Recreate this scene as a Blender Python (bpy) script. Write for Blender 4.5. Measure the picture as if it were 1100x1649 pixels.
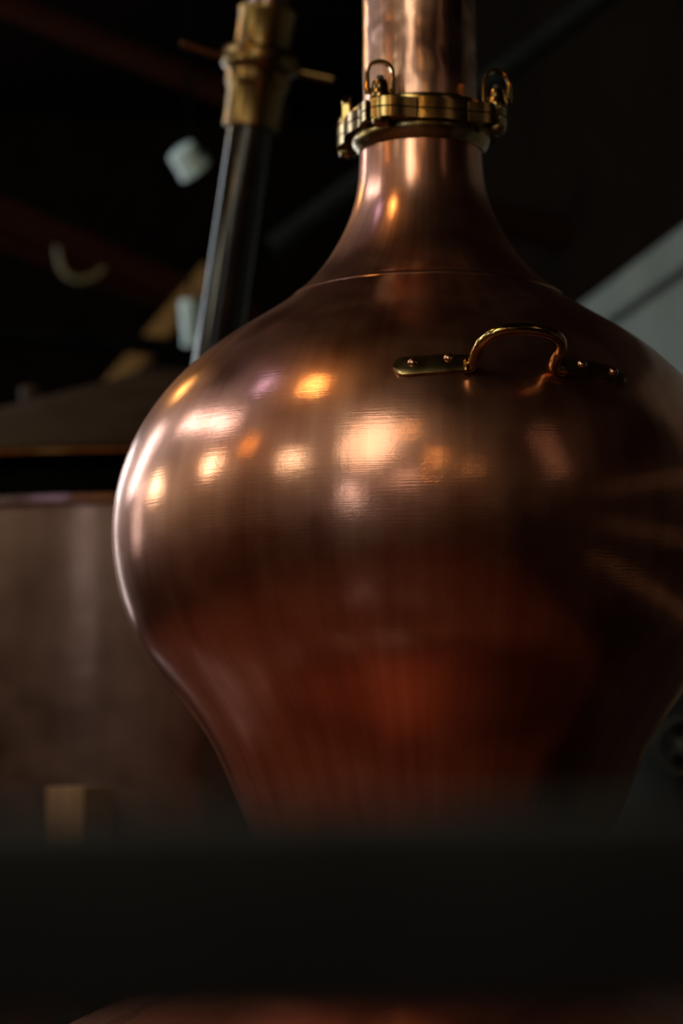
import bpy, bmesh, math, random
from mathutils import Vector, Matrix
random.seed(7)
for o in list(bpy.data.objects): bpy.data.objects.remove(o)
scene = bpy.context.scene
COL = scene.collection
R = math.radians

# ------------------------------------------------------------------ camera
FPX, CX, CY = 3435.0, 550.0, 824.5            # focal length in pixels of the 1100x1649 frame
CAM = Vector((-0.1405, -3.435, 1.5))
PITCH, ROLL = R(6.2), R(-0.35)
FW = Vector((0, math.cos(PITCH), math.sin(PITCH)))
_r0 = Vector((1, 0, 0)); _u0 = _r0.cross(FW)
RT = _r0 * math.cos(ROLL) + _u0 * math.sin(ROLL)
UP = -_r0 * math.sin(ROLL) + _u0 * math.cos(ROLL)
cd = bpy.data.cameras.new('camera'); cam = bpy.data.objects.new('camera', cd); COL.objects.link(cam)
m3 = Matrix((RT, UP, -FW)).transposed()
cam.matrix_world = Matrix.Translation(CAM) @ m3.to_4x4()
cd.sensor_fit = 'VERTICAL'; cd.sensor_height = 36.0; cd.lens = 36.0 * FPX / 1649.0
cd.clip_start = 0.05
cd.dof.use_dof = True; cd.dof.focus_distance = 3.02; cd.dof.aperture_fstop = 2.1
scene.camera = cam

# ------------------------------------------------------------------ world, exposure
w = bpy.data.worlds.new('world'); scene.world = w; w.use_nodes = True
w.node_tree.nodes['Background'].inputs[0].default_value = (0.5, 0.55, 0.6, 1)
w.node_tree.nodes['Background'].inputs[1].default_value = 0.0
scene.view_settings.view_transform = 'Standard'; scene.view_settings.look = 'None'
scene.view_settings.exposure = -0.48; scene.view_settings.gamma = 1.0
scene.view_settings.use_curve_mapping = False

def ray(x, y):
    return (FW + RT * ((x - CX) / FPX) - UP * ((y - CY) / FPX))
def at(x, y, depth):                          # point on a pixel's ray at a depth along the view
    return CAM + ray(x, y) * depth
def on_plane(x, y, p0, n):
    d = ray(x, y); return CAM + d * ((p0 - CAM).dot(n) / d.dot(n))
# the room is turned 9 degrees to the view
RA = R(9); RU = Vector((math.cos(RA), math.sin(RA), 0)); RV = Vector((-math.sin(RA), math.cos(RA), 0))
def room(u, v, z): return RU * u + RV * v + Vector((0, 0, z))

# ------------------------------------------------------------------ materials
def newmat(name):
    m = bpy.data.materials.new(name); m.use_nodes = True
    nt = m.node_tree; nt.nodes.clear()
    out = nt.nodes.new('ShaderNodeOutputMaterial')
    return m, nt, out
def N(nt, t, **kw):
    n = nt.nodes.new(t)
    for k, v in kw.items():
        if k.startswith('i_'):
            n.inputs[k[2:].replace('_', ' ')].default_value = v
        else: setattr(n, k, v)
    return n
def ramp(nt, fac, stops):
    r = nt.nodes.new('ShaderNodeValToRGB'); nt.links.new(fac, r.inputs[0])
    e = r.color_ramp.elements
    while len(e) < len(stops): e.new(0.5)
    for k, (p, c) in enumerate(stops):
        e[k].position = p; e[k].color = (c, c, c, 1) if isinstance(c, (int, float)) else (*c, 1)
    return r.outputs[0]
def axis_coords(nt):                          # angle around the z axis, height, radius
    tc = N(nt, 'ShaderNodeTexCoord'); s = N(nt, 'ShaderNodeSeparateXYZ')
    nt.links.new(tc.outputs['Object'], s.inputs[0])
    a = N(nt, 'ShaderNodeMath', operation='ARCTAN2')
    nt.links.new(s.outputs[1], a.inputs[0]); nt.links.new(s.outputs[0], a.inputs[1])
    return tc, a.outputs[0], s.outputs[2]
def noise2(nt, a, z, ka, kz, detail=3, rough=0.55):
    ma = N(nt, 'ShaderNodeMath', operation='MULTIPLY'); ma.inputs[1].default_value = ka; nt.links.new(a, ma.inputs[0])
    mz = N(nt, 'ShaderNodeMath', operation='MULTIPLY'); mz.inputs[1].default_value = kz; nt.links.new(z, mz.inputs[0])
    c = N(nt, 'ShaderNodeCombineXYZ'); nt.links.new(ma.outputs[0], c.inputs[0]); nt.links.new(mz.outputs[0], c.inputs[1])
    n = N(nt, 'ShaderNodeTexNoise'); n.inputs['Scale'].default_value = 1.0; n.inputs['Detail'].default_value = detail
    n.inputs['Roughness'].default_value = rough; nt.links.new(c.outputs[0], n.inputs['Vector'])
    return n.outputs['Fac']
def mathn(nt, op, a, b):
    m = N(nt, 'ShaderNodeMath', operation=op)
    for k, v in ((0, a), (1, b)):
        if isinstance(v, (int, float)): m.inputs[k].default_value = v
        else: nt.links.new(v, m.inputs[k])
    return m.outputs[0]

def copper(name, base, dark, r_sharp, r_wide, wide, brush=0.02, streak=0.5, axis=True, blotch=0.0):
    m, nt, out = newmat(name)
    tc, a, z = axis_coords(nt)
    bru = noise2(nt, a, z, 5, 420, 3)            # fine horizontal polishing marks
    dri = noise2(nt, a, z, 16, 1.6, 4)           # vertical runs
    fin = noise2(nt, a, z, 46, 3, 4)
    bl = N(nt, 'ShaderNodeTexNoise'); bl.inputs['Scale'].default_value = 9; bl.inputs['Detail'].default_value = 5
    nt.links.new(tc.outputs['Object'], bl.inputs['Vector'])
    blf = bl.outputs['Fac']
    mixf = mathn(nt, 'ADD', mathn(nt, 'MULTIPLY', dri, streak), mathn(nt, 'MULTIPLY', blf, 1 - streak))
    mix = N(nt, 'ShaderNodeMix', data_type='RGBA')
    nt.links.new(ramp(nt, mixf, [(0.34, 0.0), (0.62, 1.0)]), mix.inputs[0])
    mix.inputs[6].default_value = (*dark, 1); mix.inputs[7].default_value = (*base, 1)
    # bump
    hgt = mathn(nt, 'ADD', mathn(nt, 'MULTIPLY', bru, 0.5), mathn(nt, 'MULTIPLY', fin, 0.16))
    bp = N(nt, 'ShaderNodeBump'); bp.inputs['Strength'].default_value = brush; bp.inputs['Distance'].default_value = 0.01
    nt.links.new(hgt, bp.inputs['Height'])
    lo = N(nt, 'ShaderNodeTexNoise'); lo.inputs['Scale'].default_value = 5 if not blotch else 11; lo.inputs['Detail'].default_value = 2
    nt.links.new(tc.outputs['Object'], lo.inputs['Vector'])
    bp2 = N(nt, 'ShaderNodeBump'); bp2.inputs['Strength'].default_value = 0.10 + blotch; bp2.inputs['Distance'].default_value = 0.02
    nt.links.new(lo.outputs['Fac'], bp2.inputs['Height']); nt.links.new(bp.outputs[0], bp2.inputs['Normal'])
    sw = N(nt, 'ShaderNodeTexNoise'); sw.inputs['Scale'].default_value = 14; sw.inputs['Detail'].default_value = 9
    sw.inputs['Roughness'].default_value = 0.75; sw.inputs['Distortion'].default_value = 2.5     # swirled rubbing marks
    nt.links.new(tc.outputs['Object'], sw.inputs['Vector'])
    bp3 = N(nt, 'ShaderNodeBump'); bp3.inputs['Strength'].default_value = 0.06; bp3.inputs['Distance'].default_value = 0.004
    nt.links.new(sw.outputs['Fac'], bp3.inputs['Height']); nt.links.new(bp2.outputs[0], bp3.inputs['Normal']); bp2 = bp3
    sh = []
    for rgh in (r_sharp, r_wide):
        p = N(nt, 'ShaderNodeBsdfPrincipled'); p.inputs['Metallic'].default_value = 1.0
        nt.links.new(mix.outputs[2], p.inputs['Base Color']); nt.links.new(bp2.outputs[0], p.inputs['Normal'])
        rr = mathn(nt, 'ADD', mathn(nt, 'MULTIPLY', mathn(nt, 'SUBTRACT', blf, 0.5), rgh * 0.9), rgh)
        nt.links.new(rr, p.inputs['Roughness'])
        sh.append(p)
    ms = N(nt, 'ShaderNodeMixShader'); ms.inputs[0].default_value = wide
    nt.links.new(sh[0].outputs[0], ms.inputs[1]); nt.links.new(sh[1].outputs[0], ms.inputs[2])
    nt.links.new(ms.outputs[0], out.inputs[0])
    return m
def surf(name, c1, c2, rough, metallic=0.0, scale=6.0, stretch=(1, 1, 1), bump=0.1, spec=0.5, detail=5):
    m, nt, out = newmat(name)
    tc = N(nt, 'ShaderNodeTexCoord'); mp = N(nt, 'ShaderNodeMapping'); mp.inputs['Scale'].default_value = stretch
    nt.links.new(tc.outputs['Object'], mp.inputs[0])
    n = N(nt, 'ShaderNodeTexNoise'); n.inputs['Scale'].default_value = scale; n.inputs['Detail'].default_value = detail
    nt.links.new(mp.outputs[0], n.inputs['Vector'])
    mix = N(nt, 'ShaderNodeMix', data_type='RGBA'); nt.links.new(ramp(nt, n.outputs['Fac'], [(0.35, 0.0), (0.68, 1.0)]), mix.inputs[0])
    mix.inputs[6].default_value = (*c1, 1); mix.inputs[7].default_value = (*c2, 1)
    p = N(nt, 'ShaderNodeBsdfPrincipled'); p.inputs['Metallic'].default_value = metallic; p.inputs['Specular IOR Level'].default_value = spec
    nt.links.new(mix.outputs[2], p.inputs['Base Color'])
    nt.links.new(mathn(nt, 'ADD', mathn(nt, 'MULTIPLY', mathn(nt, 'SUBTRACT', n.outputs['Fac'], 0.5), rough * 0.6), rough), p.inputs['Roughness'])
    b = N(nt, 'ShaderNodeBump'); b.inputs['Strength'].default_value = bump; b.inputs['Distance'].default_value = 0.01
    nt.links.new(n.outputs['Fac'], b.inputs['Height']); nt.links.new(b.outputs[0], p.inputs['Normal'])
    nt.links.new(p.outputs[0], out.inputs[0])
    return m
def glow(name, col, s):
    m, nt, out = newmat(name)
    e = N(nt, 'ShaderNodeEmission'); e.inputs[0].default_value = (*col, 1); e.inputs[1].default_value = s
    nt.links.new(e.outputs[0], out.inputs[0]); return m

M = {}
M['copper'] = copper('polished_copper', (0.72, 0.34, 0.24), (0.50, 0.195, 0.13), 0.11, 0.36, 0.52, brush=0.045)
M['copper_pot'] = copper('pot_copper', (0.46, 0.145, 0.085), (0.33, 0.09, 0.052), 0.3, 0.5, 0.6)
M['copper_pipe'] = copper('tarnished_copper', (0.66, 0.36, 0.265), (0.16, 0.06, 0.045), 0.18, 0.42, 0.5, 0.03, 0.25, blotch=0.25)
M['copper_tank'] = copper('dull_copper', (0.25, 0.145, 0.12), (0.17, 0.092, 0.077), 0.16, 0.42, 0.5)
M['brass'] = surf('aged_brass', (0.24, 0.14, 0.055), (0.46, 0.30, 0.12), 0.22, 1.0, 30, bump=0.015)
M['brass_bright'] = surf('bright_brass', (0.45, 0.27, 0.10), (0.72, 0.48, 0.20), 0.16, 1.0, 40, bump=0.015)
M['brass_dark'] = surf('dark_brass_plate', (0.27, 0.175, 0.08), (0.44, 0.30, 0.14), 0.26, 1.0, 45, bump=0.03)
M['lid'] = surf('tarnished_lid', (0.034, 0.017, 0.008), (0.05, 0.026, 0.013), 0.6, 0, 5, spec=0.15)
M['union_brass'] = surf('dull_union_brass', (0.15, 0.08, 0.028), (0.25, 0.145, 0.052), 0.3, 1.0, 6, bump=0.0)
M['rivet'] = surf('rivet_copper', (0.6, 0.28, 0.18), (0.75, 0.4, 0.28), 0.22, 1.0, 60)
M['steel'] = surf('black_steel', (0.012, 0.012, 0.012), (0.03, 0.028, 0.027), 0.4, 0.0, 20)
M['pipe_dark'] = surf('dark_steel_pipe', (0.018, 0.013, 0.013), (0.03, 0.022, 0.022), 0.13, 0.6, 25, bump=0.01)
M['rail'] = surf('black_painted_rail', (0.023, 0.0255, 0.027), (0.032, 0.036, 0.038), 0.7, 0.0, 14)
M['grey_pipe'] = surf('grey_pipe', (0.016, 0.018, 0.017), (0.026, 0.028, 0.026), 0.7, 0, 12, spec=0.0)
M['pale_paint'] = surf('pale_paint', (0.35, 0.29, 0.22), (0.45, 0.38, 0.29), 0.5, 0, 12)
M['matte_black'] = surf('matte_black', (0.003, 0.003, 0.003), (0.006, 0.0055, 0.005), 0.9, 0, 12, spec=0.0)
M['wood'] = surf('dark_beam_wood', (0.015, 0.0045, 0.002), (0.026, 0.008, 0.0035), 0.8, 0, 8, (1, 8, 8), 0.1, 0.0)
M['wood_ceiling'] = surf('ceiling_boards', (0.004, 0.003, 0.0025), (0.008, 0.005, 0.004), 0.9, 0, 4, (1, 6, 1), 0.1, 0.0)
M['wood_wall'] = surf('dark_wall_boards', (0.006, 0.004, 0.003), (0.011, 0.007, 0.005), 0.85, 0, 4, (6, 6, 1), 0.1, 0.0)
M['wainscot'] = surf('dark_wainscot', (0.10, 0.042, 0.026), (0.14, 0.06, 0.036), 0.8, 0, 4, (6, 6, 1), 0.1, 0.0)
M['wainscot_grey'] = surf('grey_wainscot', (0.035, 0.035, 0.032), (0.048, 0.048, 0.043), 0.8, 0, 4, (6, 6, 1), 0.1, 0.0)
M['limewash'] = surf('warm_limewash', (0.15, 0.11, 0.08), (0.20, 0.15, 0.11), 0.85, 0, 3)
M['wood_amber'] = surf('amber_timber', (0.17, 0.075, 0.006), (0.24, 0.11, 0.01), 0.75, 0, 10, (1, 6, 6), 0.2)
M['wood_tan'] = surf('tan_timber', (0.28, 0.13, 0.055), (0.36, 0.18, 0.08), 0.6, 0, 10, (6, 6, 1), 0.2)
M['plaster'] = surf('pale_plaster', (0.13, 0.15, 0.132), (0.17, 0.19, 0.168), 0.85, 0, 3, bump=0.1)
M['floor'] = surf('red_brown_floor', (0.20, 0.075, 0.045), (0.30, 0.115, 0.07), 0.16, 0, 3, bump=0.05)
M['blue_lit_white'] = surf('blue_lit_enamel', (0.52, 0.68, 0.74), (0.62, 0.78, 0.84), 0.4, 0, 20, bump=0.03)  # white housings, with the blue cast of daylight put into the base colour
M['cable'] = surf('yellowed_cable', (0.13, 0.10, 0.035), (0.18, 0.14, 0.055), 0.5, 0, 20)
M['frame'] = surf('window_frame_paint', (0.05, 0.05, 0.05), (0.08, 0.08, 0.075), 0.5, 0, 12)
M['glow_day'] = glow('daylight_pane', (0.84, 0.95, 1.0), 13.0)
M['glow_day_back'] = glow('daylight_pane_back', (0.88, 0.95, 1.0), 9.0)
M['glow_front'] = glow('daylight_pane_front', (1.0, 0.90, 0.74), 2.6)
M['glow_side'] = glow('daylight_pane_side', (0.9, 0.98, 1.0), 4.0)
M['glow_tall'] = glow('daylight_pane_tall', (0.86, 0.98, 1.0), 6.0)
M['glow_dim'] = glow('dim_pane', (1.0, 0.70, 0.48), 0.6)
M['glow_cream'] = glow('cream_globe', (0.95, 1.0, 0.74), 19.0)
M['glow_cream_big'] = glow('cream_globe_large', (0.95, 1.0, 0.76), 6.5)
M['glow_amber'] = glow('amber_globe', (1.0, 0.62, 0.18), 32.0)
M['glow_amber_hot'] = glow('amber_filament', (1.0, 0.47, 0.05), 150.0)
M['glow_blue'] = glow('blue_lamp', (0.55, 0.58, 1.0), 7.0)

# ------------------------------------------------------------------ mesh helpers
def obj(name, bm, mat, parent=None, smooth=True, loc=None):
    bmesh.ops.recalc_face_normals(bm, faces=bm.faces)
    me = bpy.data.meshes.new(name); bm.to_mesh(me); bm.free()
    me.materials.append(M[mat])
    if smooth:
        for p in me.polygons: p.use_smooth = True
        try: me.set_sharp_from_angle(angle=R(35))
        except Exception: pass
    o = bpy.data.objects.new(name, me); COL.objects.link(o)
    if loc is not None: o.location = loc
    if parent: o.parent = parent
    return o
def tag(o, label, cat, group=None, kind=None):
    o['label'] = label; o['category'] = cat
    if group: o['group'] = group
    if kind: o['kind'] = kind
    return o
def thing(name, label, cat, loc, rotz=0, group=None):
    o = bpy.data.objects.new(name, None); COL.objects.link(o)
    o.location = loc; o.rotation_euler = (0, 0, rotz); o.empty_display_size = 0.1
    return tag(o, label, cat, group)
def struct(o): o['kind'] = 'structure'; return o
def lathe(prof, segs=96, bm=None, mat=None):
    """prof: list of (r, z); revolve about z"""
    bm = bm or bmesh.new(); rings = []
    for r, z in prof:
        if r < 1e-5:
            rings.append([bm.verts.new((0, 0, z))])
        else:
            rings.append([bm.verts.new((r * math.cos(2 * math.pi * k / segs), r * math.sin(2 * math.pi * k / segs), z)) for k in range(segs)])
    for a, b in zip(rings, rings[1:]):
        for k in range(segs):
            q = [a[k % len(a)], a[(k + 1) % len(a)], b[(k + 1) % len(b)], b[k % len(b)]]
            u = []
            for v in q:
                if v not in u: u.append(v)
            if len(u) > 2: bm.faces.new(u)
    if mat is not None: bmesh.ops.transform(bm, matrix=mat, verts=[v for r in rings for v in r])
    return bm
def tube(pts, rad, segs=14, bm=None, caps=True, flat=1.0, ref=None):
    """round (or flattened) bar along a polyline; rad a number or list"""
    bm = bm or bmesh.new(); pts = [Vector(p) for p in pts]; n = len(pts)
    rads = rad if isinstance(rad, (list, tuple)) else [rad] * n
    t0 = (pts[1] - pts[0]).normalized()
    nrm = Vector(ref) if ref is not None else (Vector((0, 0, 1)) if abs(t0.z) < 0.9 else Vector((1, 0, 0)))
    rings = []
    for i in range(n):
        t = (pts[min(i + 1, n - 1)] - pts[max(i - 1, 0)]).normalized()
        nrm = (nrm - t * nrm.dot(t)).normalized(); b = t.cross(nrm)
        rings.append([bm.verts.new(pts[i] + (nrm * math.cos(2 * math.pi * k / segs) * flat + b * math.sin(2 * math.pi * k / segs)) * rads[i]) for k in range(segs)])
    for a, b in zip(rings, rings[1:]):
        for k in range(segs): bm.faces.new((a[k], a[(k + 1) % segs], b[(k + 1) % segs], b[k]))
    if caps: bm.faces.new(rings[0][::-1]); bm.faces.new(rings[-1])
    return bm
def box(c, s, rot=None, bevel=0.0, bm=None):
    b = bmesh.new()
    bmesh.ops.create_cube(b, size=1.0)
    bmesh.ops.scale(b, vec=s, verts=b.verts)
    if bevel: bmesh.ops.bevel(b, geom=b.edges[:], offset=bevel, segments=2, affect='EDGES', profile=0.5)
    mt = Matrix.Translation(Vector(c)) @ (rot.to_4x4() if rot is not None else Matrix())
    bmesh.ops.transform(b, matrix=mt, verts=b.verts)
    if bm is None: return b
    me = bpy.data.meshes.new('tmp'); b.to_mesh(me); b.free(); bm.from_mesh(me); bpy.data.meshes.remove(me); return bm
def prism(outline, z0, z1, inner=None):
    """extrude a closed (x,y) outline; inner = matching list for a hole"""
    bm = bmesh.new(); n = len(outline)
    o0 = [bm.verts.new((x, y, z0)) for x, y in outline]; o1 = [bm.verts.new((x, y, z1)) for x, y in outline]
    for k in range(n): bm.faces.new((o0[k], o0[(k + 1) % n], o1[(k + 1) % n], o1[k]))
    i0 = [bm.verts.new((x, y, z0)) for x, y in inner]; i1 = [bm.verts.new((x, y, z1)) for x, y in inner]
    for k in range(n):
        j = (k + 1) % n
        bm.faces.new((i0[j], i0[k], i1[k], i1[j])); bm.faces.new((o0[j], o0[k], i0[k], i0[j])); bm.faces.new((o1[k], o1[j], i1[j], i1[k]))
    return bm
def bar(p0, p1, wdt, hgt, bevel=0.006, up=Vector((0, 0, 1))):
    """rectangular timber between two points, in world coordinates"""
    p0, p1 = Vector(p0), Vector(p1); d = p1 - p0; t = d.normalized()
    s = t.cross(up).normalized(); u = s.cross(t)
    rot = Matrix((t, s, u)).transposed()
    return box((p0 + p1) / 2, (d.length, wdt, hgt), rot, bevel)
def smoothline(ctrl, per=6):
    """Catmull-Rom through control points"""
    P = [Vector(c) for c in ctrl]; P = [P[0] * 2 - P[1]] + P + [P[-1] * 2 - P[-2]]; out = []
    for i in range(1, len(P) - 2):
        for k in range(per):
            t = k / per; a, b, c, d = P[i - 1:i + 3]
            out.append(0.5 * ((2 * b) + (c - a) * t + (2 * a - 5 * b + 4 * c - d) * t * t + (3 * b - a - 3 * c + d) * t ** 3))
    out.append(P[-2]); return out

# ------------------------------------------------------------------ room shell
RM = Matrix.Rotation(RA, 3, 'Z')
def rbox(u0, u1, v0, v1, z0, z1, bevel=0.0):
    return box(room((u0 + u1) / 2, (v0 + v1) / 2, (z0 + z1) / 2), (u1 - u0, v1 - v0, z1 - z0), RM, bevel)
UL, UR, VF, VB, ZC = -4.2, 1.586, -7.0, 11.0, 5.8
struct(obj('floor', rbox(UL, UR + 2.6, VF, VB, -0.1, 0), 'floor', smooth=False))
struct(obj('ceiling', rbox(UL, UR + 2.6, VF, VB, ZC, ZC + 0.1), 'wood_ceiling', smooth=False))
def wall_with_windows(name, fixed, lo, hi, z1, wins, thick, mat, along):
    """a wall in pieces around its window openings (along = 'v' or 'u')"""
    bm = bmesh.new()
    def piece(a0, a1, b0, b1):
        if a1 - a0 < 1e-4 or b1 - b0 < 1e-4: return
        if along == 'v':
            c = room(fixed + thick / 2, (a0 + a1) / 2, (b0 + b1) / 2); s = (abs(thick), a1 - a0, b1 - b0)
        else:
            c = room((a0 + a1) / 2, fixed + thick / 2, (b0 + b1) / 2); s = (a1 - a0, abs(thick), b1 - b0)
        box(c, s, RM, 0, bm)
    cur = lo
    for (a0, a1, b0, b1) in sorted(wins):
        piece(cur, a0, 0, z1); piece(a0, a1, 0, b0); piece(a0, a1, b1, z1); cur = a1
    piece(cur, hi, 0, z1)
    return struct(obj(name, bm, mat, smooth=False))
def window(name, fixed, a0, a1, b0, b1, thick, along, pane_mat, nx, ny):
    def c(a, t, z): return room(fixed + t, a, z) if along == 'v' else room(a, fixed + t, z)
    def s(da, dt, dz): return (dt, da, dz) if along == 'v' else (da, dt, dz)
    fr = bmesh.new(); fw = 0.06; tt = thick * 0.5
    for z in (b0 + fw / 2, b1 - fw / 2): box(c((a0 + a1) / 2, tt, z), s(a1 - a0, 0.08, fw), RM, 0, fr)
    for a in (a0 + fw / 2, a1 - fw / 2): box(c(a, tt, (b0 + b1) / 2), s(fw, 0.08, b1 - b0), RM, 0, fr)
    root = struct(obj(name, fr, 'frame', smooth=False))
    for k in range(1, nx):
        a = a0 + (a1 - a0) * k / nx; obj('glazing_bar', box(c(a, tt, (b0 + b1) / 2), s(0.03, 0.05, b1 - b0 - 2 * fw), RM), 'frame', root, False)
    for k in range(1, ny):
        z = b0 + (b1 - b0) * k / ny; obj('glazing_bar', box(c((a0 + a1) / 2, tt, z), s(a1 - a0 - 2 * fw, 0.05, 0.03), RM), 'frame', root, False)
    for i in range(nx):
        for j in range(ny):
            aa0 = a0 + fw + (a1 - a0 - 2 * fw) * i / nx; aa1 = a0 + fw + (a1 - a0 - 2 * fw) * (i + 1) / nx
            bb0 = b0 + fw + (b1 - b0 - 2 * fw) * j / ny; bb1 = b0 + fw + (b1 - b0 - 2 * fw) * (j + 1) / ny
            obj('pane', box(c((aa0 + aa1) / 2, tt, (bb0 + bb1) / 2), s(aa1 - aa0 - 0.02, 0.012, bb1 - bb0 - 0.02), RM), pane_mat, root, False)
    return root
WL = [(0.4, 3.45, 4.8, 5.5), (-6.3, -5.2, 2.2, 3.9), (3.5, 4.5, 1.75, 3.5), (4.9, 6.5, 3.2, 5.3)]
wall_with_windows('wall_left', UL, VF, VB, ZC, WL, -0.2, 'limewash', 'v')
window('window_1', UL, *WL[0], -0.2, 'v', 'glow_day', 4, 1)
window('window_5', UL, *WL[1], -0.2, 'v', 'glow_tall', 2, 3)
window('window_6', UL, *WL[2], -0.2, 'v', 'glow_side', 2, 3)
window('window_7', UL, *WL[3], -0.2, 'v', 'glow_day', 2, 3)
struct(obj('trim_2', rbox(UL, UL + 0.04, VF, VB, 0, 1.7), 'wainscot', smooth=False))
struct(obj('trim_3', rbox(UL + 0.04, UR, VF, VF + 0.04, 0, 1.7), 'wainscot', smooth=False))
WB = [(-3.95, -2.5, 0.7, 5.0)]
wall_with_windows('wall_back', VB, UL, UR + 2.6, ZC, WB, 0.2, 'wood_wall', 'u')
window('window_2', VB, *WB[0], 0.2, 'u', 'glow_day_back', 2, 4)
WF = [(-3.3, -1.9, 3.5, 4.5)]
wall_with_windows('wall_front', VF, UL, UR + 2.6, ZC, WF, -0.2, 'limewash', 'u')
window('window_3', VF, *WF[0], -0.2, 'u', 'glow_front', 2, 2)
# right side: pale plaster in depth, dark boards nearer the camera, dark boards above
VS, ZT = -0.15, 3.2
pr = struct(obj('wall_right', rbox(UR, UR + 0.2, VS, VB, 0, ZT), 'plaster', smooth=False))
WR = [(-3.15, -2.35, 2.7, 4.3)]
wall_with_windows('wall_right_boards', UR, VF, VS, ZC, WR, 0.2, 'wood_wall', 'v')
window('window_4', UR, *WR[0], 0.2, 'v', 'glow_dim', 2, 3)
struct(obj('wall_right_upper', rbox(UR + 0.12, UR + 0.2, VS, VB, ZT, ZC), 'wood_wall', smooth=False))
struct(obj('trim_4', rbox(UR - 0.03, UR, VS, VB, 0, 1.72), 'wainscot_grey', smooth=False))
struct(obj('trim_1', rbox(UR - 0.05, UR + 0.12, VS, VB, ZT - 0.13, ZT + 0.01, 0.012), 'plaster', smooth=False))

# ------------------------------------------------------------------ the pot still
KZ = [(1.36, 0.2891), (1.43, 0.3177), (1.5, 0.3496), (1.57, 0.3979), (1.65, 0.4588), (1.74, 0.4968), (1.84, 0.5098), (1.94, 0.4934),
      (2.02, 0.456), (2.09, 0.3999), (2.15, 0.327), (2.2, 0.2488), (2.25, 0.1876), (2.31, 0.1425), (2.38, 0.1115), (2.45, 0.1012), (2.52, 0.1)]
def spline(K):
    n = len(K); x = [k[0] for k in K]; y = [k[1] for k in K]; h = [x[i + 1] - x[i] for i in range(n - 1)]
    a = [0.0] * n; l = [1.0] * n; mu = [0.0] * n; zz = [0.0] * n
    for i in range(1, n - 1):
        al = 6 * ((y[i + 1] - y[i]) / h[i] - (y[i] - y[i - 1]) / h[i - 1])
        l[i] = 2 * (x[i + 1] - x[i - 1]) - h[i - 1] * mu[i - 1]; mu[i] = h[i] / l[i]; zz[i] = (al - h[i - 1] * zz[i - 1]) / l[i]
    Mm = [0.0] * n
    for i in range(n - 2, 0, -1): Mm[i] = zz[i] - mu[i] * Mm[i + 1]
    def f(v):
        i = 0
        while i < n - 2 and v > x[i + 1]: i += 1
        p, q = x[i + 1] - v, v - x[i]
        return (Mm[i] * p ** 3 + Mm[i + 1] * q ** 3) / (6 * h[i]) + (y[i] / h[i] - Mm[i] * h[i] / 6) * p + (y[i + 1] / h[i] - Mm[i + 1] * h[i] / 6) * q
    return f
rz = spline(KZ)
def surf_normal(p):
    h = 0.004; dr = (rz(p.z + h) - rz(p.z - h)) / (2 * h); rr = math.hypot(p.x, p.y)
    return Vector((p.x / rr, p.y / rr, -dr)).normalized()
def onion_hit(x, y):
    d = ray(x, y).normalized(); t = 2.6; step = 0.002
    while t < 4.2:
        p = CAM + d * t
        if 1.36 < p.z < 2.5 and math.hypot(p.x, p.y) < rz(p.z):
            lo, hi = t - step, t
            for _ in range(20):
                md = (lo + hi) / 2; q = CAM + d * md
                if math.hypot(q.x, q.y) < rz(q.z): hi = md
                else: lo = md
            return CAM + d * hi
        t += step
    raise ValueError((x, y))
def to_surface(p):                              # nearest point on the onion by radial Newton steps
    p = Vector(p)
    for _ in range(6):
        nn = surf_normal(p); g = (math.hypot(p.x, p.y) - rz(p.z)) * math.hypot(nn.x, nn.y); p = p - nn * g
    return p

still = thing('pot_still', 'large polished copper pot still with onion-shaped head, brass handle and clamped neck', 'still', (0, 0, 0))
prof = [(rz(1.36 + (2.476 - 1.36) * k / 150), 1.36 + (2.476 - 1.36) * k / 150) for k in range(151)]
waist = [(0.30, 1.20), (0.279, 1.215), (0.272, 1.24), (0.2715, 1.27), (0.2735, 1.30), (0.279, 1.33)]
bm_ = lathe(waist + prof, 192)
NX = -0.006                                    # the neck leans a few millimetres off the axis
for v in bm_.verts:
    t_ = min(1, max(0, (v.co.z - 2.12) / 0.35)); v.co.x += NX * t_ * t_ * (3 - 2 * t_)
obj('onion_head', bm_, 'copper', still)
potp = [(0.0, 0.12), (0.55, 0.12), (0.74, 0.17), (0.82, 0.28), (0.83, 0.5), (0.83, 0.75), (0.80, 0.87), (0.72, 0.97), (0.58, 1.06), (0.44, 1.12), (0.335, 1.165), (0.31, 1.185), (0.31, 1.2)]
pc = smoothline([(a, 0, b) for a, b in potp[1:-1]], 5)
pot = obj('pot_body', lathe([(0, 0.12)] + [(v.x, v.z) for v in pc] + [(0.31, 1.2), (0.0, 1.2)], 128), 'copper_pot', still)
for k in range(4):
    a = R(45 + 90 * k)
    obj('foot', lathe([(0, 0), (0.06, 0), (0.055, 0.03), (0.04, 0.05), (0.04, 0.17), (0, 0.17)], 24, mat=Matrix.Translation((0.56 * math.cos(a), 0.56 * math.sin(a), 0))), 'steel', still)
obj('waist_flange', lathe([(0.28, 1.195), (0.355, 1.195), (0.36, 1.2), (0.36, 1.222), (0.355, 1.227), (0.277, 1.227)], 96), 'brass', still)
# soldered seam round the shoulder
zs = 2.2225
sp = []
for k in range(9):
    a = math.pi * k / 8; zz_ = zs - 0.006 * math.cos(a); nn = surf_normal(Vector((rz(zz_), 0, zz_)))
    h = 0.0022 * math.sin(a) - 0.0004; sp.append((rz(zz_) + nn.x * h, zz_ + nn.z * h))
sm = obj('weld_seam', lathe(sp, 160), 'copper', still)
sm['label'] = 'thin raised copper seam round the shoulder'

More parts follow.
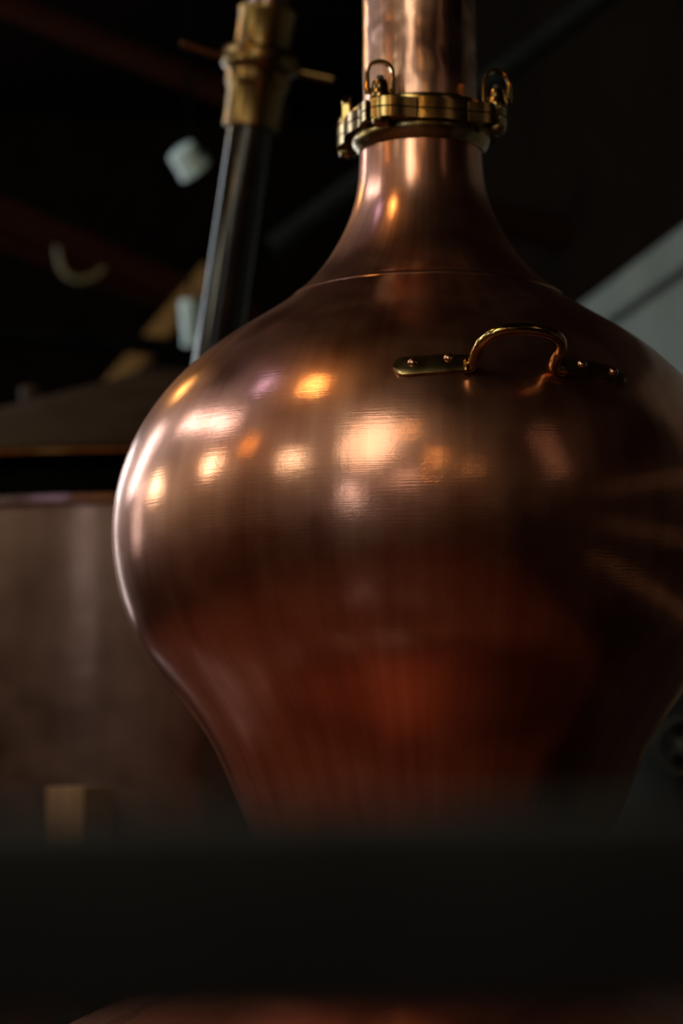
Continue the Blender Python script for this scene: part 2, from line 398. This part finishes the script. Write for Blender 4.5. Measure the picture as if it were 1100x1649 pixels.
# clamp at the neck: two lobed brass rings on four swing bolts
ZL = 2.491
BOLT = [-119.5 + 90 * k for k in range(4)]      # angles of the bolts: front left, right, back, left
def ring_outline(rmid, rlug):
    out = []
    for k in range(720):
        a = k * 0.5; d = min(abs((a - b + 180) % 360 - 180) for b in BOLT)
        t = max(0.0, 1 - d / 26.0); t = t * t * (3 - 2 * t)
        r = rmid + (rlug - rmid) * t ** 0.7
        s = min(abs((a - (b - 6.2) + 180) % 360 - 180) for b in BOLT)
        if s < 2.0: r = 0.117
        out.append((r * math.cos(R(a)), r * math.sin(R(a))))
    return out
NL = Vector((NX, 0, 0))
inn = [(0.094 * math.cos(R(k * 0.5)), 0.094 * math.sin(R(k * 0.5))) for k in range(720)]
obj('neck_collar', lathe([(0.1, 2.466), (0.1035, 2.466), (0.106, 2.471), (0.112, 2.478), (0.114, 2.484), (0.114, 2.4905), (0.095, 2.4905)], 96), 'brass_dark', still, loc=NL)
obj('lower_clamp_ring', prism(ring_outline(0.1265, 0.153), 2.491, 2.506, inn), 'brass', still, loc=NL)
obj('gasket', lathe([(0.098, 2.506), (0.122, 2.506), (0.122, 2.5085), (0.098, 2.5085)], 96), 'steel', still, loc=NL)
obj('upper_clamp_ring', prism(ring_outline(0.1265, 0.153), 2.5085, 2.5235, inn), 'brass', still, loc=NL)
obj('pipe_collar', lathe([(0.096, 2.5235), (0.116, 2.5235), (0.117, 2.529), (0.115, 2.536), (0.108, 2.5385), (0.102, 2.5405), (0.096, 2.541)], 96), 'brass', still, loc=NL)
def neck_pipe():
    p = [(0.0945, 2.5), (0.0945, 2.56)] + [(0.0945 + 0.0006 * math.sin(k * 1.7), 2.56 + k * 0.05) for k in range(1, 28)]
    up = lathe(p, 96)
    return up
obj('neck_pipe', neck_pipe(), 'copper_pipe', still, loc=NL)
def swing_bolt(angle, yaw):
    a = R(angle); x, y = NX + 0.139 * math.cos(a), 0.139 * math.sin(a)
    mt = Matrix.Translation((x, y, 0))
    b = obj('swing_bolt', lathe([(0, 2.479), (0.006, 2.4795), (0.0115, 2.4825), (0.0135, 2.487), (0.0135, 2.491), (0.0065, 2.4912), (0.0065, 2.558), (0.0055, 2.5605), (0, 2.5605)], 28, mat=mt), 'steel', still)
    obj('bolt_head', lathe([(0, 2.4775), (0.007, 2.478), (0.0125, 2.4815), (0.0145, 2.4865), (0.0145, 2.4908), (0, 2.4908)], 28, mat=mt), 'brass', b)
    obj('nut', lathe([(0.0066, 2.5236), (0.0175, 2.5236), (0.0175, 2.5305), (0.0165, 2.532), (0.015, 2.540), (0.0135, 2.550), (0.0125, 2.552), (0.0066, 2.552)], 28, mat=mt), 'brass', b)
    cy, sy = math.cos(yaw), math.sin(yaw)
    pts = []
    for s_, z_ in [(-0.0205, 2.531), (-0.021, 2.538), (-0.021, 2.550)]: pts.append((s_, z_))
    for k in range(0, 17):
        t = math.pi * (1 - k / 16); pts.append((0.021 * math.cos(t), 2.563 + 0.0215 * math.sin(t)))
    for s_, z_ in [(0.021, 2.550), (0.021, 2.538), (0.0205, 2.531)]: pts.append((s_, z_))
    P3 = [(x + s_ * cy, y + s_ * sy, z_) for s_, z_ in pts]
    n_ = len(P3); rad = [0.0055 if i in (0, 1, 2, n_ - 1, n_ - 2, n_ - 3) else 0.0045 for i in range(n_)]
    # strap loop: flattened in the loop's plane, wide across it
    bm = bmesh.new(); rings = []
    side = Vector((-sy, cy, 0))
    for i, q in enumerate(P3):
        q = Vector(q); t = (Vector(P3[min(i + 1, n_ - 1)]) - Vector(P3[max(i - 1, 0)])).normalized(); nn = t.cross(side)
        hw = 0.0065; th = 0.0027 if 3 <= i <= n_ - 4 else 0.0036
        rings.append([bm.verts.new(q + side * sx * hw + nn * sn * th) for sx, sn in ((-1, -0.6), (-0.8, -1), (0.8, -1), (1, -0.6), (1, 0.6), (0.8, 1), (-0.8, 1), (-1, 0.6))])
    for r0, r1 in zip(rings, rings[1:]):
        for k in range(8): bm.faces.new((r0[k], r0[(k + 1) % 8], r1[(k + 1) % 8], r1[k]))
    bm.faces.new(rings[0][::-1]); bm.faces.new(rings[-1])
    obj('loop', bm, 'brass_bright', b)
    obj('pivot_pin', tube([(x - 0.023 * cy, y - 0.023 * sy, 2.537), (x + 0.023 * cy, y + 0.023 * sy, 2.537)], 0.0035, 10), 'brass', b)
for ang, yw in zip(BOLT, (R(8), R(10), R(20), R(84))): swing_bolt(ang, yw)

# riveted handle on the shoulder
handle = None
def plate(p_from, p_to, round_at_start, parent):
    n = 15; A_, B_ = onion_hit(*p_from), onion_hit(*p_to)
    bm = bmesh.new(); top, botm = [], []
    L = (B_ - A_).length; hw = 0.0175
    cuts = [0, .01, .03, .06, .1] + [0.1 + 0.9 * k / 10 for k in range(1, 11)]
    if not round_at_start: cuts = [1 - c for c in cuts][::-1]
    for s in cuts:
        c = to_surface(A_.lerp(B_, s)); nn = surf_normal(c); t = (B_ - A_); t = (t - nn * t.dot(nn)).normalized(); wd = nn.cross(t)
        e = (s if round_at_start else 1 - s) * L
        hh = hw * (math.sqrt(max(0.02, 1 - (1 - min(1, e / hw)) ** 2)) if e < hw else 1.0)
        o2 = (1 - (s if round_at_start else 1 - s)); hh *= 0.78 + 0.22 * min(1.0, o2 * 2.2)
        rt, rb = [], []
        for k in range(7):
            f = -1 + 2 * k / 6; q = to_surface(c + wd * (hh * f)); q_n = surf_normal(q)
            edge = 0.0016 if abs(f) == 1 else 0.0
            rt.append(bm.verts.new(q + q_n * (0.0075 - edge))); rb.append(bm.verts.new(q + q_n * 0.0002))
        top.append(rt); botm.append(rb)
    for i in range(len(cuts) - 1):
        for k in range(6):
            bm.faces.new((top[i][k], top[i][k + 1], top[i + 1][k + 1], top[i + 1][k]))
            bm.faces.new((botm[i][k + 1], botm[i][k], botm[i + 1][k], botm[i + 1][k + 1]))
        for k in (0, 6): bm.faces.new((top[i][k], top[i + 1][k], botm[i + 1][k], botm[i][k]))
    for i in (0, len(cuts) - 1):
        for k in range(6): bm.faces.new((top[i][k], top[i][k + 1], botm[i][k + 1], botm[i][k]))
    return obj('mounting_plate', bm, 'brass_dark', parent)
bl, br = onion_hit(756, 596), onion_hit(894, 600)
bn = surf_normal(to_surface((bl + br) / 2))
tan = (br - bl).normalized(); pn = tan.cross(bn).normalized()
path_px = [(748, 592), (757, 590), (763, 580), (768, 566), (777, 551), (792, 539), (812, 532), (836, 530), (862, 531), (884, 536), (898, 543), (904, 553), (903, 566), (896, 577), (892, 588), (897, 598), (906, 601)]
bp0 = bl + bn * 0.006
pts3 = []
for x, y in path_px:
    pts3.append(on_plane(x, y, bp0, pn))
for idx in (0, 1, -1, -2):
    q = to_surface(pts3[idx]); pts3[idx] = q + surf_normal(q) * 0.0085
line = smoothline(pts3, 6); nL = len(line)
rads = []
for i in range(nL):
    e = min(i, nL - 1 - i) / 10; rads.append(0.0083 if e > 1 else 0.0083 + 0.002 * (1 - e))
handle = obj('handle', tube(line, rads, 16), 'brass_bright', still)
handle['label'] = 'bent brass carrying handle on two riveted plates'
plate((634, 595), (760, 588), True, handle)
plate((889, 592), (1004, 612), False, handle)
for x, y in ((665, 589), (722, 582), (934, 592), (984, 604)):
    p = to_surface(onion_hit(x, y)); nn = surf_normal(p); q = nn.to_track_quat('Z', 'Y').to_matrix().to_4x4()
    mt = Matrix.Translation(p + nn * 0.007) @ q
    obj('rivet', lathe([(0.0075, 0), (0.0072, 0.002), (0.0055, 0.0042), (0.003, 0.0053), (0, 0.0056)], 20, mat=mt), 'rivet', handle)

# ------------------------------------------------------------------ standpipe with brass union behind the still
DP = 4.75; k_ = DP / FPX
st = thing('standpipe', 'dark leaning pipe with brass union and two bar handles behind the still', 'pipe', at(690, 1500, 5.2))
st_inv = Matrix.Translation(-st.location)
def axis_pt(s): return at(434 - 0.148 * s, s, DP)             # centre line by picture row
ax = (axis_pt(0) - axis_pt(600)).normalized()
low = [axis_pt(190), axis_pt(400), axis_pt(600), axis_pt(690), at(332, 752, DP + .02), at(372, 782, DP + 0.06), at(430, 790, DP + 0.1), at(600, 790, DP + 0.2), at(650, 792, DP + 0.2), at(682, 806, DP + 0.2), at(692, 840, DP + 0.2), at(692, 900, DP + 0.2)]
base = at(692, 900, DP + 0.2); low += [Vector((base.x, base.y, 0.9)), Vector((base.x, base.y, 0.02))]
def rel(pts): return [Vector(p) - st.location for p in pts]
st.location = (base.x, base.y, 0.0)
obj('lower_pipe', tube(rel(smoothline(low, 4)), 0.0505, 32), 'pipe_dark', st)
obj('floor_flange', lathe([(0, 0), (0.11, 0), (0.11, 0.02), (0.06, 0.025), (0, 0.025)], 32), 'pipe_dark', st)
obj('upper_pipe', tube(rel([axis_pt(60), axis_pt(-260), axis_pt(-700)]), 0.049, 32), 'copper_tank', st)
qa = ax.to_track_quat('Z', 'Y').to_matrix().to_4x4()
def ax_lathe(name, rows, mat, parent=st, segs=40):             # rows: (picture row, radius in px)
    o0 = axis_pt(rows[0][0])
    pr_ = [(r * k_, (axis_pt(y) - o0).dot(ax)) for y, r in rows]
    pr_ = [(0.04, pr_[0][1])] + pr_ + [(0.04, pr_[-1][1])]
    return obj(name, lathe(pr_, segs, mat=Matrix.Translation(o0 - st.location) @ qa), mat, parent)
ax_lathe('lower_sleeve', [(208, 43), (206, 45), (150, 46), (142, 50), (136, 52)], 'union_brass')
un = ax_lathe('union_nut', [(136, 51), (120, 53), (114, 60), (110, 62), (88, 63), (84, 61), (82, 56)], 'union_brass', segs=40)
ax_lathe('upper_sleeve', [(84, 43), (82, 45), (26, 45), (23, 47), (17, 47), (15, 44)], 'union_brass')
for (x0, y0, x1, y1) in ((291, 68, 368, 94), (464, 112, 537, 128)):
    dd = -0.03 if x0 < 400 else 0.02
    obj('bar_handle', tube(rel([at(x0, y0, DP + dd), at(x1, y1, DP)]), 0.0098, 16), 'union_brass', un)

# ------------------------------------------------------------------ copper tank behind, left
DT = 6.6; kt = DT / FPX
tc_ = at(262, 815, DT); TX, TY = tc_.x, tc_.y
tank = thing('copper_tank', 'broad dull copper tank with dark open gap under a conical lid', 'tank', (TX, TY, 0))
def zrow(y, dist_off): 
    d = ray(262, y); t = (TY - dist_off - CAM.y) / d.y; return CAM.z + d.z * t
RT_ = 1.16
zb = zrow(812, RT_); zl0 = zrow(727, RT_); zl1 = zrow(716, RT_)
obj('body', lathe([(0, 0.0), (RT_ - 0.02, 0.0), (RT_, 0.02), (RT_, zb * 0.5), (RT_, zb), (RT_ - 0.04, zb), (0.6, zb - 0.01)], 128), 'copper_tank', tank)
obj('top_rim', lathe([(RT_ - 0.08, zb), (RT_ + 0.012, zb + 0.001), (RT_ + 0.018, zb + 0.01), (RT_ + 0.012, zb + 0.026), (RT_ - 0.08, zb + 0.03)], 128), 'copper_tank', tank)
obj('gap_shade_band', lathe([(RT_ - 0.09, zb - 0.005), (RT_ - 0.09, zl0 + 0.004)], 128), 'matte_black', tank)  # black band stands in for the shade inside the open gap
lid = [(RT_ - 0.02, zl1), (0.95, zl1 + 0.085), (0.72, zl1 + 0.175), (0.5, zl1 + 0.25), (0.31, zl1 + 0.31), (0.17, zl1 + 0.355), (0.08, zl1 + 0.39), (0, zl1 + 0.395)]
obj('lid', lathe([(RT_ - 0.3, zl0 + 0.002), (RT_ - 0.03, zl0 + 0.002)] + lid, 128), 'lid', tank)
obj('lid_rim', lathe([(RT_ - 0.09, zl0), (RT_ + 0.01, zl0), (RT_ + 0.016, (zl0 + zl1) / 2), (RT_ + 0.01, zl1), (RT_ - 0.03, zl1 + 0.004)], 128), 'brass_bright', tank)
kx = at(50, 640, DT); kr = math.hypot(kx.x - TX, kx.y - TY)
kzb = zl1 + 0.25 - (kr - 0.5) * 0.36
obj('lid_knob', lathe([(0.0, -0.06), (0.03, -0.06), (0.03, 0.02), (0.035, 0.03), (0.035, 0.05), (0.025, 0.06), (0, 0.062)], 24, mat=Matrix.Translation((kx.x - TX, kx.y - TY, kzb))), 'lid', tank)

# ------------------------------------------------------------------ spotlights on the roof timbers
def spotlight(label, p, axis, length, r0, r1, hang):
    """white can pointing along axis; p is the back end"""
    s = thing('spotlight', label, 'spotlight', p, group='white spotlights under the roof')
    q = axis.normalized().to_track_quat('Z', 'Y').to_matrix().to_4x4()
    obj('housing', lathe([(0, 0), (r0 * 0.75, 0), (r0 * 0.95, length * 0.04), (r0, length * 0.12), (r1, length * 0.93)], 40, mat=q), 'blue_lit_white', s)
    obj('front_ring', lathe([(r1 * 0.86, length * 0.9), (r1 * 1.06, length * 0.9), (r1 * 1.06, length), (r1 * 0.86, length)], 40, mat=q), 'blue_lit_white', s)
    obj('lens', lathe([(0, length * 0.955), (r1 * 0.88, length * 0.95)], 32, mat=q), 'steel', s)
    mid = axis.normalized() * length * 0.45
    side = axis.cross(Vector((0, 0, 1))).normalized() * (max(r0, r1) * 1.12)
    obj('yoke', tube(smoothline([mid - side, mid - side + Vector((0, 0, r1 * 1.1)), mid + Vector((0, 0, r1 * 1.9)), mid + side + Vector((0, 0, r1 * 1.1)), mid + side], 5), 0.006, 8), 'matte_black', s)
    obj('hanging_rod', tube([mid + Vector((0, 0, r1 * 1.85)), mid + Vector((0, 0, hang - p.z - mid.z))], 0.005, 8), 'matte_black', s)
    return s
DS = 7.2
spotlight('pale blue-lit can spotlight hanging above, left of the pipe', at(290, 240, DS), Vector((0.5, 0.45, -0.62)), 0.09, 0.05, 0.056, ZC)
spotlight('white tapered spotlight half hidden behind the dark pipe', at(305, 482, DS + 0.2), Vector((0.02, 0.25, -1)), 0.16, 0.035, 0.028, ZC)

# ------------------------------------------------------------------ timbers, pipe, cable in the roof
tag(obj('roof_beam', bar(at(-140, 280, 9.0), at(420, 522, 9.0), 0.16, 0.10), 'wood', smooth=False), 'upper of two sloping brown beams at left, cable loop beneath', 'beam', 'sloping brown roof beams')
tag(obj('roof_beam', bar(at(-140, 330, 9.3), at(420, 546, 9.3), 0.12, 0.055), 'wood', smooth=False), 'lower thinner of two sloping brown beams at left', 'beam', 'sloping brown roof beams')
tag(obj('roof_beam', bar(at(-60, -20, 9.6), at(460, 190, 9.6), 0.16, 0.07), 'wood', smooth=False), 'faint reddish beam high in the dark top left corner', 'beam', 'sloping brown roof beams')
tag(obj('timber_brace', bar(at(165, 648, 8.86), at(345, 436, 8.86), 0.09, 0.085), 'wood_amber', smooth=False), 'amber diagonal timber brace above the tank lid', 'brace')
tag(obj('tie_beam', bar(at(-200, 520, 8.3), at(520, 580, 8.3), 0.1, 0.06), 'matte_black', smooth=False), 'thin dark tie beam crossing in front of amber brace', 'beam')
loop = [at(x, y, 8.97) for x, y in ((90, 384), (98, 428), (112, 446), (132, 451), (155, 442), (174, 424), (184, 406))]
tag(obj('cable', tube(smoothline(loop, 6), 0.0105, 12), 'cable'), 'yellowed cable loop hanging under the sloping beam', 'cable')
tag(obj('overhead_pipe', tube([at(440, 398, 7.6), at(760, 155, 7.6), at(1060, -75, 7.6)], 0.04, 24), 'grey_pipe'), 'faint grey diagonal pipe behind the copper neck', 'pipe')
tag(obj('roof_beam', bar(at(760, 345, 9.2), at(1010, 400, 9.2), 0.12, 0.12), 'wood', smooth=False), 'dim brown beam right of the copper neck', 'beam', 'sloping brown roof beams')

# ------------------------------------------------------------------ low things at the sides
pp = at(128, 1268, 5.2)
post = thing('wooden_post', 'dark post with a tan square timber cap in front of tank', 'post', (pp.x, pp.y, 0), R(-31))
obj('cap_block', box((0, 0, pp.z - 0.08), (0.115, 0.115, 0.16), None, 0.004), 'wood_tan', post, False)
obj('shaft', box((0, 0, (pp.z - 0.16) / 2), (0.08, 0.08, pp.z - 0.16), None, 0.004), 'steel', post, False)
obj('foot_plate', box((0, 0, 0.006), (0.2, 0.2, 0.012), None, 0.002), 'steel', post, False)
hp = at(1102, 1202, 5.6); hu = (CAM - hp).normalized()
valve = thing('valve_wheel', 'dark valve handwheel low at right beside the copper bulb', 'valve', (hp.x, hp.y, 0))
qh = Vector((-0.35, -1, 0.12)).normalized().to_track_quat('Z', 'Y').to_matrix().to_4x4()
mt = Matrix.Translation((0, 0, hp.z)) @ qh
rimp = [(0.072 + 0.011 * math.cos(2 * math.pi * k / 12), 0.011 * math.sin(2 * math.pi * k / 12)) for k in range(13)]
obj('rim', lathe(rimp, 48, mat=mt), 'steel', valve)
for k in range(5):
    a = 2 * math.pi * k / 5
    obj('spoke', tube([mt @ Vector((0, 0, 0)), mt @ Vector((0.07 * math.cos(a), 0.07 * math.sin(a), 0))], 0.006, 10), 'steel', valve)
obj('hub', lathe([(0, 0.018), (0.02, 0.016), (0.022, -0.1), (0, -0.1)], 24, mat=mt), 'steel', valve)
q0 = mt @ Vector((0, 0, -0.1))
obj('stem_pipe', tube([q0 + Vector((0, 0, 0.08)), Vector((q0.x, q0.y, 0.0))], 0.045, 24), 'pipe_dark', valve)

# black guard rail just in front of the camera
g0, g1 = at(0, 1466, 0.70), at(1100, 1438, 0.76)
gd = (g1 - g0); gd.z = 0; gd.normalize()
gm = (g0 + g1) / 2; gl, gr = gm - gd * 1.0, gm + gd * 1.0
rail = thing('guard_rail', 'black blurred guard rail crossing the bottom foreground', 'rail', (gm.x, gm.y, 0), math.atan2(gd.y, gd.x))
obj('top_rail', box((0, 0, gm.z - 0.004), (2.1, 0.045, 0.071), None, 0.008), 'rail', rail)
for s in (-0.95, 0.95): obj('rail_post', box((s, 0, (gm.z - 0.03) / 2), (0.05, 0.05, gm.z - 0.04), None, 0.004), 'rail', rail)

# ------------------------------------------------------------------ lamps of the room (seen mirrored in the copper)
def globe_lamp(label, p, r, mat, group):
    tall = 1.9 if r > 0.35 else 1.0            # the largest lamp is a tall lantern
    t = thing('pendant_lamp', label, 'lamp', p, group=group)
    n = 20
    obj('globe', lathe([(r * math.sin(math.pi * k / n), -r * tall * math.cos(math.pi * k / n)) for k in range(n + 1)], 32), mat, t)
    zo = r * (tall - 1)
    obj('cap', lathe([(0, zo + r * 0.9), (r * 0.46, zo + r * 0.9), (r * 0.4, zo + r * 1.1), (r * 0.15, zo + r * 1.25), (0, zo + r * 1.25)], 24), 'steel', t)
    obj('cord', tube([(0, 0, zo + r * 1.2), (0, 0, ZC - p[2])], 0.006, 8), 'steel', t)
for lab, p, r, mt_ in (
    ('cream globe pendant lamp, furthest back along the left wall', (-3.55, 1.41, 2.78), 0.22, 'glow_cream'),
    ('cream globe pendant lamp level with the still, left', (-3.09, -0.41, 3.07), 0.21, 'glow_cream'),
    ('cream globe pendant lamp left of the camera', (-2.30, -1.99, 3.20), 0.15, 'glow_cream'),
    ('tall cream lantern pendant, largest of the lamps, above the camera', (-1.15, -2.76, 3.82), 0.44, 'glow_cream_big')):
    globe_lamp(lab, p, r, mt_, 'cream pendant lamps')
for lab, p, r, mt_ in (
    ('amber pendant lamp above right of the tall cream lantern', (-0.47, -2.67, 3.95), 0.06, 'glow_amber'),
    ('amber pendant lamp straight above the camera', (0.0, -3.51, 3.49), 0.07, 'glow_amber'),
    ('amber pendant lamp behind the camera, centre', (-0.16, -4.29, 3.17), 0.05, 'glow_amber'),
    ('amber pendant lamp behind the camera, right', (0.85, -4.14, 3.34), 0.045, 'glow_amber'),
    ('amber pendant lamp near the ceiling left of the still', (-1.57, -0.81, 4.52), 0.16, 'glow_amber'),
    ('tiny amber pendant lamp between two cream globes', (-2.33, -0.96, 3.24), 0.03, 'glow_amber_hot'),
    ('amber pendant lamp behind the still at left', (-1.97, 2.40, 3.70), 0.11, 'glow_amber'),
    ('blue pendant lamp near the ceiling by the window', (-2.21, 0.07, 4.63), 0.18, 'glow_blue')):
    globe_lamp(lab, p, r, mt_, 'coloured pendant lamps')

# pipes along the boarded wall to the right of the still
for zr, r_, lab in ((2.2, 0.03, 'highest pale pipe on the right wall'), (1.72, 0.025, 'middle pale pipe on the right wall'), (1.25, 0.05, 'lowest and thickest pale pipe on the right wall')):
    wp = thing('wall_pipe', lab, 'pipe', room(UR - 0.16, 0.3, zr), RA, 'pale pipes along the right wall')
    obj('run', tube([(0, -1.9, 0), (0, 1.5, 0)], r_, 16), 'pale_paint', wp)
    for v in (-1.5, 1.2): obj('bracket', box((0.08, v, 0), (0.16 if zr > 1.72 else 0.13, 0.03, 0.03)), 'steel', wp, False)
